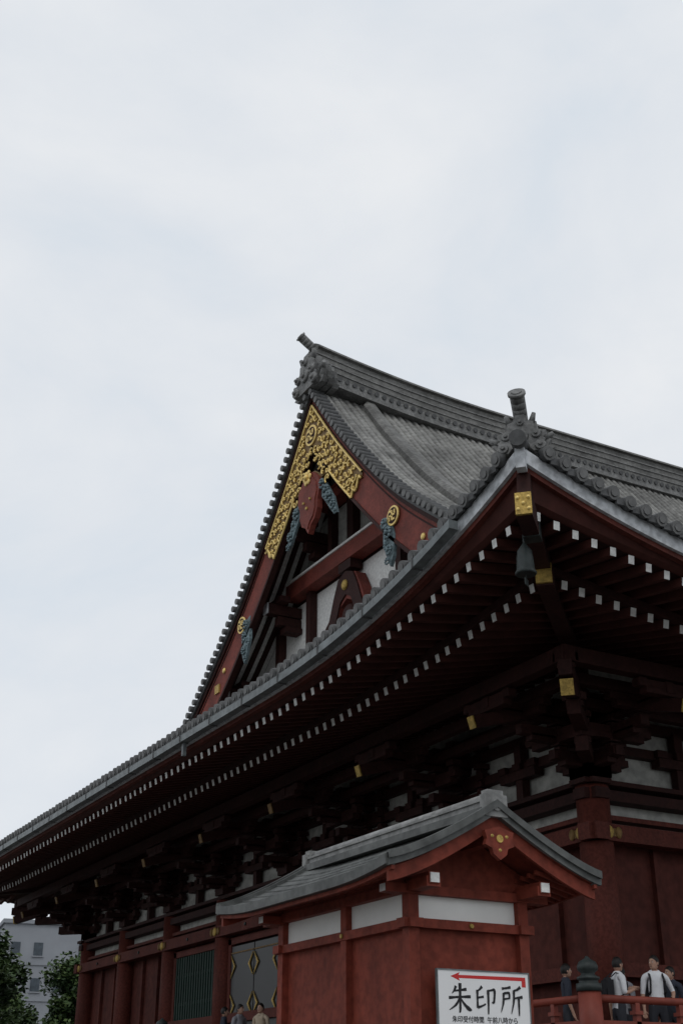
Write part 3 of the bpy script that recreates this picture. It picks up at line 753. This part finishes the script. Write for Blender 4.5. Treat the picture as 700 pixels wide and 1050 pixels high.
G=[
 [[(.34,.90,.10),(.28,.76,.08),(.16,.64,.02)],[(.24,.73,.06),(.5,.76,.06),(.80,.80,.10)],[(.02,.50,.09),(.5,.54,.06),(.97,.56,.10)],[(.52,1.0,.12),(.51,.5,.09),(.50,.06,.09),(.44,.03,.03)],[(.50,.50,.08),(.32,.26,.08),(.03,.10,.02)],[(.52,.50,.05),(.70,.28,.09),(.90,.13,.14),(1.0,.12,.03)]],
 [[(.34,.92,.10),(.24,.82,.07),(.12,.76,.04)],[(.13,.80,.10),(.12,.5,.07),(.12,.20,.09)],[(.13,.54,.06),(.40,.58,.07)],[(.12,.22,.09),(.30,.26,.06),(.48,.34,.05)],[(.58,.78,.06),(.74,.80,.06),(.90,.84,.10),(.88,.6,.08),(.84,.38,.09),(.74,.40,.02)],[(.60,.80,.10),(.60,.4,.08),(.58,.0,.05)]],
 [[(.08,.88,.08),(.28,.90,.06),(.48,.94,.09)],[(.16,.72,.07),(.42,.76,.09),(.40,.54,.06)],[(.16,.53,.06),(.40,.56,.05)],[(.15,.74,.08),(.13,.40,.08),(.0,.08,.02)],[(.92,.96,.10),(.78,.86,.08),(.60,.82,.05)],[(.62,.84,.09),(.60,.45,.08),(.46,.04,.02)],[(.60,.56,.06),(.80,.60,.06),(1.0,.62,.10)],[(.82,.60,.09),(.82,.3,.08),(.81,-.02,.04)]]]
for gi,gl in enumerate(G):
    for sk in gl: stroke(sk,SX0+.15+gi*.385,2.575,.345)
s.obj('board',sg)
cu=bpy.data.curves.new('t','FONT'); cu.body='朱印受付時間  午前八時から'; cu.size=.078; cu.align_x='CENTER'; cu.align_y='CENTER'; cu.offset=.0005; cu.extrude=.002
ob=bpy.data.objects.new('lettering',cu); S.collection.objects.link(ob)
ob.rotation_euler=(math.pi/2,0,0); ob.location=((SX0+SX1)/2,SY-.017,2.505); cu.materials.append(M['ink']); ob.parent=sg
# ------------------------------------------------------------------ ground, trees, background
gm=mat('paving',(.15,.147,.14),.85,.4,.25,.2,fine=6)
gb=MB(); gb.add([(-900,-900,0),(900,-900,0),(900,900,0),(-900,900,0)],[(0,1,2,3)],gm); gb.obj('ground')
leafm=[mat('leaf_shaded',(.025,.05,.016),.6,3,.4,0),mat('leaf_mid',(.05,.088,.027),.6,3,.4,0),mat('leaf_light',(.085,.13,.04),.6,3,.3,0)]
bark=mat('bark',(.09,.07,.05),.9,5,.3,.6)
def tree(name,x,y,h,r,seed):
    t=MB(); R=random.Random(seed)
    t.cyl((x,y,0),(x+.1,y,h*.5),.28,.17,bark,10)
    cl_=[]
    for i in range(30):
        an=R.uniform(0,6.28);ph=R.uniform(-.6,1.3);rr=r*R.uniform(.3,.85)
        c=Vector((x+math.cos(an)*rr*math.cos(ph),y+math.sin(an)*rr*math.cos(ph),h*.64+math.sin(ph)*h*.27))
        cl_.append((c,r*R.uniform(.22,.42))); t.cyl((x+.1,y,h*R.uniform(.3,.5)),c,.08,.025,bark,6)
    cl_.append((Vector((x,y,h*.86)),r*.4))
    for c,cr in cl_:
        for i in range(520):
            d=Vector((R.gauss(0,1),R.gauss(0,1),R.gauss(0,.8))); d=d.normalized()*cr*R.uniform(.4,1.15)
            p=c+d; sz=R.uniform(.10,.19)
            a=Vector((R.gauss(0,1),R.gauss(0,1),R.gauss(0,.5))).normalized(); b=a.cross(Vector((R.gauss(0,1),R.gauss(0,1),1))).normalized()
            m=leafm[0 if d.z<-.1*cr else (2 if R.random()<.35 else 1)]  # clump undersides take the darkest green: shade put into the leaf colour
            t.add([p-a*sz,p-b*sz*.6,p+a*sz,p+b*sz*.6],[(0,1,2,3)],m)
    t.obj(name)
tree('broadleaf_tree',-2.4,43.0,9.5,3.0,1)
tree('broadleaf_tree.001',5.0,48.5,9.0,2.5,2)
tree('broadleaf_tree.002',1.8,55,7.4,3.2,5)
tree('broadleaf_tree.003',-7.5,47,10,3.4,8)
bo=empty('office_building'); b=MB()
bw_=mat('office_wall',(.27,.285,.31),.8,.3,.1,0); bg=mat('office_glass',(.07,.085,.10),.25,2,.3,0)
Hb=16.2
TB=Matrix.Translation((12.6,95.5,0))@Matrix.Rotation(math.radians(-9),4,'Z')@Matrix.Translation((12,7,0))
b.box((0,0,Hb/2),(24,14,Hb),bw_,M4=TB); b.box((6,0,Hb+.9),(10,8,1.8),bw_,M4=TB)
b.box((0,0,Hb+.1),(24.4,14.4,.35),bw_,M4=TB)
for fl_ in range(5):
    for i in range(12):
        if (i+fl_*3)%5==4: continue
        b.box((-10.9+i*2.0,-7.02,2.0+fl_*3.0),(.8,.08,1.1),bg,M4=TB)
        b.box((-10.9+i*2.0,-7.06,2.0+fl_*3.0-.62),(1.0,.14,.1),bw_,M4=TB)
    b.box((0,-7.05,.7+fl_*3.0),(24,.1,.12),bw_,M4=TB)
    for i in range(5): b.box((-12.02,-5.5+i*2.7,2.0+fl_*3.0),(.08,1.1,1.1),bg,M4=TB)
b.obj('office_body',bo)
# ------------------------------------------------------------------ people
skin_m=mat('skin',(.42,.25,.18),.6,8,.1,0); hair_m=mat('hair',(.012,.01,.009),.5,20,.3,.3)
shirt=mat('white_shirt',(.66,.67,.69),.8,6,.10,.3); dark_sh=mat('navy_shirt',(.03,.035,.05),.8,6,.2,.2); grey_sh=mat('grey_shirt',(.25,.25,.27),.8,6,.2,.2)
trouser=mat('trousers',(.03,.032,.04),.8,6,.2,.2); shoe=mat('shoes',(.02,.02,.02),.5,6,.2,0); strap=mat('bag_strap',(.012,.012,.015),.7,6,.2,0)
tan=mat('beige_shirt',(.42,.34,.25),.8,6,.15,.2)
def person(name,loc,yaw,hscale=1.0,top=shirt,armL=None,armR=None,turn=0,bag=False,lean=0):
    root=empty(name,loc); root.rotation_euler=(0,0,yaw); root.scale=(hscale,)*3
    vs=[];es=[];rad=[];lab=[]
    def v(p,r): vs.append(p); rad.append(r if isinstance(r,tuple) else (r,r)); return len(vs)-1
    def e(a,b,l): es.append((a,b)); lab.append(l)
    ln=lean
    pel=v((0,0,.93),(.145,.105)); wa=v((0,-.01-ln*.3,1.10),(.13,.095)); ch=v((0,-ln*.7,1.30),(.155,.11)); nb=v((0,.01-ln,1.44),(.075,.07)); nk=v((0,-.01-ln,1.53),.052)
    e(pel,wa,'top');e(wa,ch,'top');e(ch,nb,'top');e(nb,nk,'skin')
    for s,A in((-1,armL),(1,armR)):
        sh=v((s*.185,.0-ln,1.395),.062); e(nb,sh,'top')
        A=A or ((s*.23,.02,1.12),(s*.25,-.06,.88))
        m0=Vector((s*.185,-ln,1.395)).lerp(Vector(A[0]),.5)
        um=v(tuple(m0),.052); el=v(A[0],.042); wr=v(A[1],.028)
        e(sh,um,'top'); e(um,el,'sleeve'); e(el,wr,'skin')
        d=(Vector(A[1])-Vector(A[0])).normalized()
        pl=v(tuple(Vector(A[1])+d*.06),(.036,.018)); e(wr,pl,'skin')
        sd=d.cross(Vector((0,1,.2))).normalized(); nrm=d.cross(sd).normalized()
        for i,(o_,l_) in enumerate(((-.03,.065),(-.01,.078),(.01,.073),(.03,.058))):
            b0=Vector(A[1])+d*.095+sd*o_; b1=b0+d*l_*.55+nrm*.006; b2=b1+d*l_*.4+nrm*.022
            f0=v(tuple(b0),.0095); f1=v(tuple(b1),.009); f2=v(tuple(b2),.0075); e(pl,f0,'skin');e(f0,f1,'skin');e(f1,f2,'skin')
        t0=Vector(A[1])+d*.045-sd*.035*s; t1=t0+d*.035-sd*.02*s
        f0=v(tuple(t0),.011); f1=v(tuple(t1),.009); e(pl,f0,'skin'); e(f0,f1,'skin')
        hp_=v((s*.09,0,.86),(.095,.095)); kn=v((s*.105,-.02,.49),.062); an=v((s*.11,.02,.10),.042); to=v((s*.12,-.15,.04),.036)
        e(pel,hp_,'leg');e(hp_,kn,'leg');e(kn,an,'leg');e(an,to,'shoe')
    me=bpy.data.meshes.new('sk'); me.from_pydata(vs,es,[]); ob=bpy.data.objects.new('sk',me); S.collection.objects.link(ob)
    md=ob.modifiers.new('s','SKIN'); md.use_smooth_shade=True
    sv=me.skin_vertices[0].data
    for i,r in enumerate(rad): sv[i].radius=r; sv[i].use_root=(i==0)
    sb=ob.modifiers.new('d','SUBSURF'); sb.levels=1; sb.render_levels=1
    dg=bpy.context.evaluated_depsgraph_get(); ev=ob.evaluated_get(dg)
    nm=bpy.data.meshes.new_from_object(ev); bpy.data.objects.remove(ob)
    mats=[skin_m,top,trouser,shoe]; nm.materials.clear()
    for m in mats: nm.materials.append(m)
    idx={'skin':0,'top':1,'sleeve':1,'leg':2,'shoe':3}
    V=[Vector(a) for a in vs]
    for p in nm.polygons:
        c=p.center; best=9;bi=0
        for (a,b_),l in zip(es,lab):
            A_,B_=V[a],V[b_]; ab=B_-A_; t=max(0,min(1,(c-A_).dot(ab)/ab.length_squared)); dd_=(c-(A_+ab*t)).length-rad[a][0]*(1-t)*.9-rad[b_][0]*t*.9
            if dd_<best: best=dd_;bi=idx[l]
        if bi==0 and c.z<1.47 and abs(c.x)<.12 and c.z>1.3: bi=1
        if bi==1 and c.z<.95 and abs(c.x)<.2: bi=2
        p.material_index=bi; p.use_smooth=True
    bo_=bpy.data.objects.new('body',nm); S.collection.objects.link(bo_); bo_.parent=root
    h=MB(); R=Matrix.Rotation(turn,3,'Z'); c=Vector((0,-.02-ln,1.615))
    def q(x,y,z): return c+R@Vector((x,y,z))
    h.ball(c,(.074,.092,.112),skin_m,18,14,R=R); h.ball(q(0,-.035,-.055),(.052,.055,.058),skin_m,12,9,R=R)
    h.ball(q(0,-.097,-.012),(.013,.02,.024),skin_m,8,6,R=R)
    for s_ in(-1,1):
        h.ball(q(s_*.074,.008,-.008),(.012,.02,.03),skin_m,8,6,R=R)
        h.ball(q(s_*.03,-.082,.008),(.013,.008,.007),M['white'],8,6,R=R); h.ball(q(s_*.03,-.0885,.008),(.006,.005,.006),hair_m,8,6,R=R)
        h.box(q(s_*.03,-.087,.028),(.03,.008,.006),hair_m,rz=turn)
    h.ball(q(0,-.088,-.055),(.022,.008,.006),M['dred'],8,5,R=R)
    o=len(h.v); nu,nv=22,12
    for i in range(nv+1):
        for j in range(nu):
            t=2*math.pi*j/nu; front=cl(-math.sin(t))
            mx=(2.15-1.15*front**.6); ph=mx*i/nv
            wv=1+.03*math.sin(7*t+3*ph)
            h.v.append(tuple(q(.083*wv*math.sin(ph)*math.cos(t),.006+.1*wv*math.sin(ph)*math.sin(t),.012+.117*wv*math.cos(ph))))
    for i in range(nv):
        for j in range(nu):
            kk=(j+1)%nu; h.face([o+i*nu+j,o+(i+1)*nu+j,o+(i+1)*nu+kk,o+i*nu+kk],hair_m,True)
    h.obj('head',root)
    if bag:
        g_=MB()
        g_.box((0,.17,1.20),(.25,.12,.32),strap); g_.box((0,.24,1.13),(.18,.05,.16),strap); g_.ball((0,.17,1.36),(.12,.06,.05),strap)
        for s_ in(-1,1):
            pts=[(s_*.10,.14,1.40),(s_*.105,.05,1.475),(s_*.11,-.06,1.44),(s_*.12,-.135,1.32),(s_*.13,-.12,1.15),(s_*.13,.1,1.06)]
            for a,b_ in zip(pts,pts[1:]): g_.beam(a,b_,.035,.012,strap)
        g_.obj('backpack',root)
    else:
        g_=MB(); g_.lathe((0,-.0-ln,1.445),[(.085,0),(.075,.03),(.066,.05)],top,14); g_.obj('collar',root)
    return root
person('person',(-2.1,-1.3,DK),math.radians(60),.98,dark_sh,turn=.3)
person('person.001',(-1.62,-2.1,DK),math.radians(75),1.02,shirt,armL=((-.24,-.03,1.13),(-.12,-.24,1.2)),armR=((.25,-.02,1.13),(.12,-.25,1.22)),turn=.3,bag=True,lean=.03)
person('person.002',(-.95,-2.35,DK),math.radians(-25),1.04,shirt,turn=-.9,bag=True,armR=((.3,.02,1.15),(.22,-.2,1.05)))
person('person.003',(-2.2,12.4,DK),math.radians(20),1.05,grey_sh,turn=.2)
person('person.004',(-2.25,13.3,DK),math.radians(70),1.04,dark_sh)
person('person.005',(-2.0,11.5,DK),math.radians(-60),1.04,tan)
person('person.006',(-.95,-1.45,DK),math.radians(120),.98,grey_sh,turn=.2)
person('person.007',(-.25,-2.0,DK),math.radians(-80),.97,dark_sh,turn=-.2)
# ------------------------------------------------------------------ world, sun, camera
W=bpy.data.worlds.new('World'); S.world=W; W.use_nodes=True
nt=W.node_tree;N=nt.nodes;L=nt.links; bgn=N['Background']
el,az=math.radians(55),math.radians(215)
sky=N.new('ShaderNodeTexSky'); sky.sky_type='NISHITA'; sky.sun_disc=False; sky.sun_elevation=el; sky.sun_rotation=az
tc=N.new('ShaderNodeTexCoord'); mp=N.new('ShaderNodeMapping'); mp.inputs['Scale'].default_value=(1,1,1.7); mp.inputs['Location'].default_value=(.3,.1,.2)
L.new(tc.outputs['Generated'],mp.inputs['Vector'])
n=N.new('ShaderNodeTexNoise'); n.inputs['Scale'].default_value=3.6; n.inputs['Detail'].default_value=9; n.inputs['Roughness'].default_value=.55; n.inputs['Distortion'].default_value=.25
L.new(mp.outputs[0],n.inputs['Vector'])
r=N.new('ShaderNodeValToRGB'); r.color_ramp.elements[0].position=.28; r.color_ramp.elements[1].position=.68
r.color_ramp.elements[0].color=(.715,.785,.86,1); r.color_ramp.elements[1].color=(.885,.905,.93,1)
mid_=r.color_ramp.elements.new(.45); mid_.color=(.795,.835,.885,1)
L.new(n.outputs['Fac'],r.inputs['Fac'])
sc=N.new('ShaderNodeVectorMath'); sc.operation='SCALE'; sc.inputs['Scale'].default_value=9.6; L.new(r.outputs['Color'],sc.inputs[0])
mx=N.new('ShaderNodeMix'); mx.data_type='RGBA'; mx.inputs['Factor'].default_value=.95
L.new(sky.outputs[0],mx.inputs['A']); L.new(sc.outputs[0],mx.inputs['B'])
L.new(mx.outputs['Result'],bgn.inputs['Color']); bgn.inputs['Strength'].default_value=.1
sl=bpy.data.lights.new('sun','SUN'); sl.energy=.5; sl.angle=math.radians(20); sl.color=(1,.97,.92)
so=bpy.data.objects.new('sun',sl); S.collection.objects.link(so)
dv=Vector((math.sin(az)*math.cos(el),math.cos(az)*math.cos(el),math.sin(el)))
so.rotation_euler=dv.to_track_quat('Z','Y').to_euler()
cam=bpy.data.cameras.new('camera'); co=bpy.data.objects.new('camera',cam); S.collection.objects.link(co); S.camera=co
cam.sensor_width=36; cam.sensor_fit='AUTO'; cam.lens=36*1261/1050; cam.clip_end=3000; cam.clip_start=.1
co.location=(-17.0,-19.91,1.6); co.rotation_euler=(math.radians(90+25.65),0,math.radians(-29))
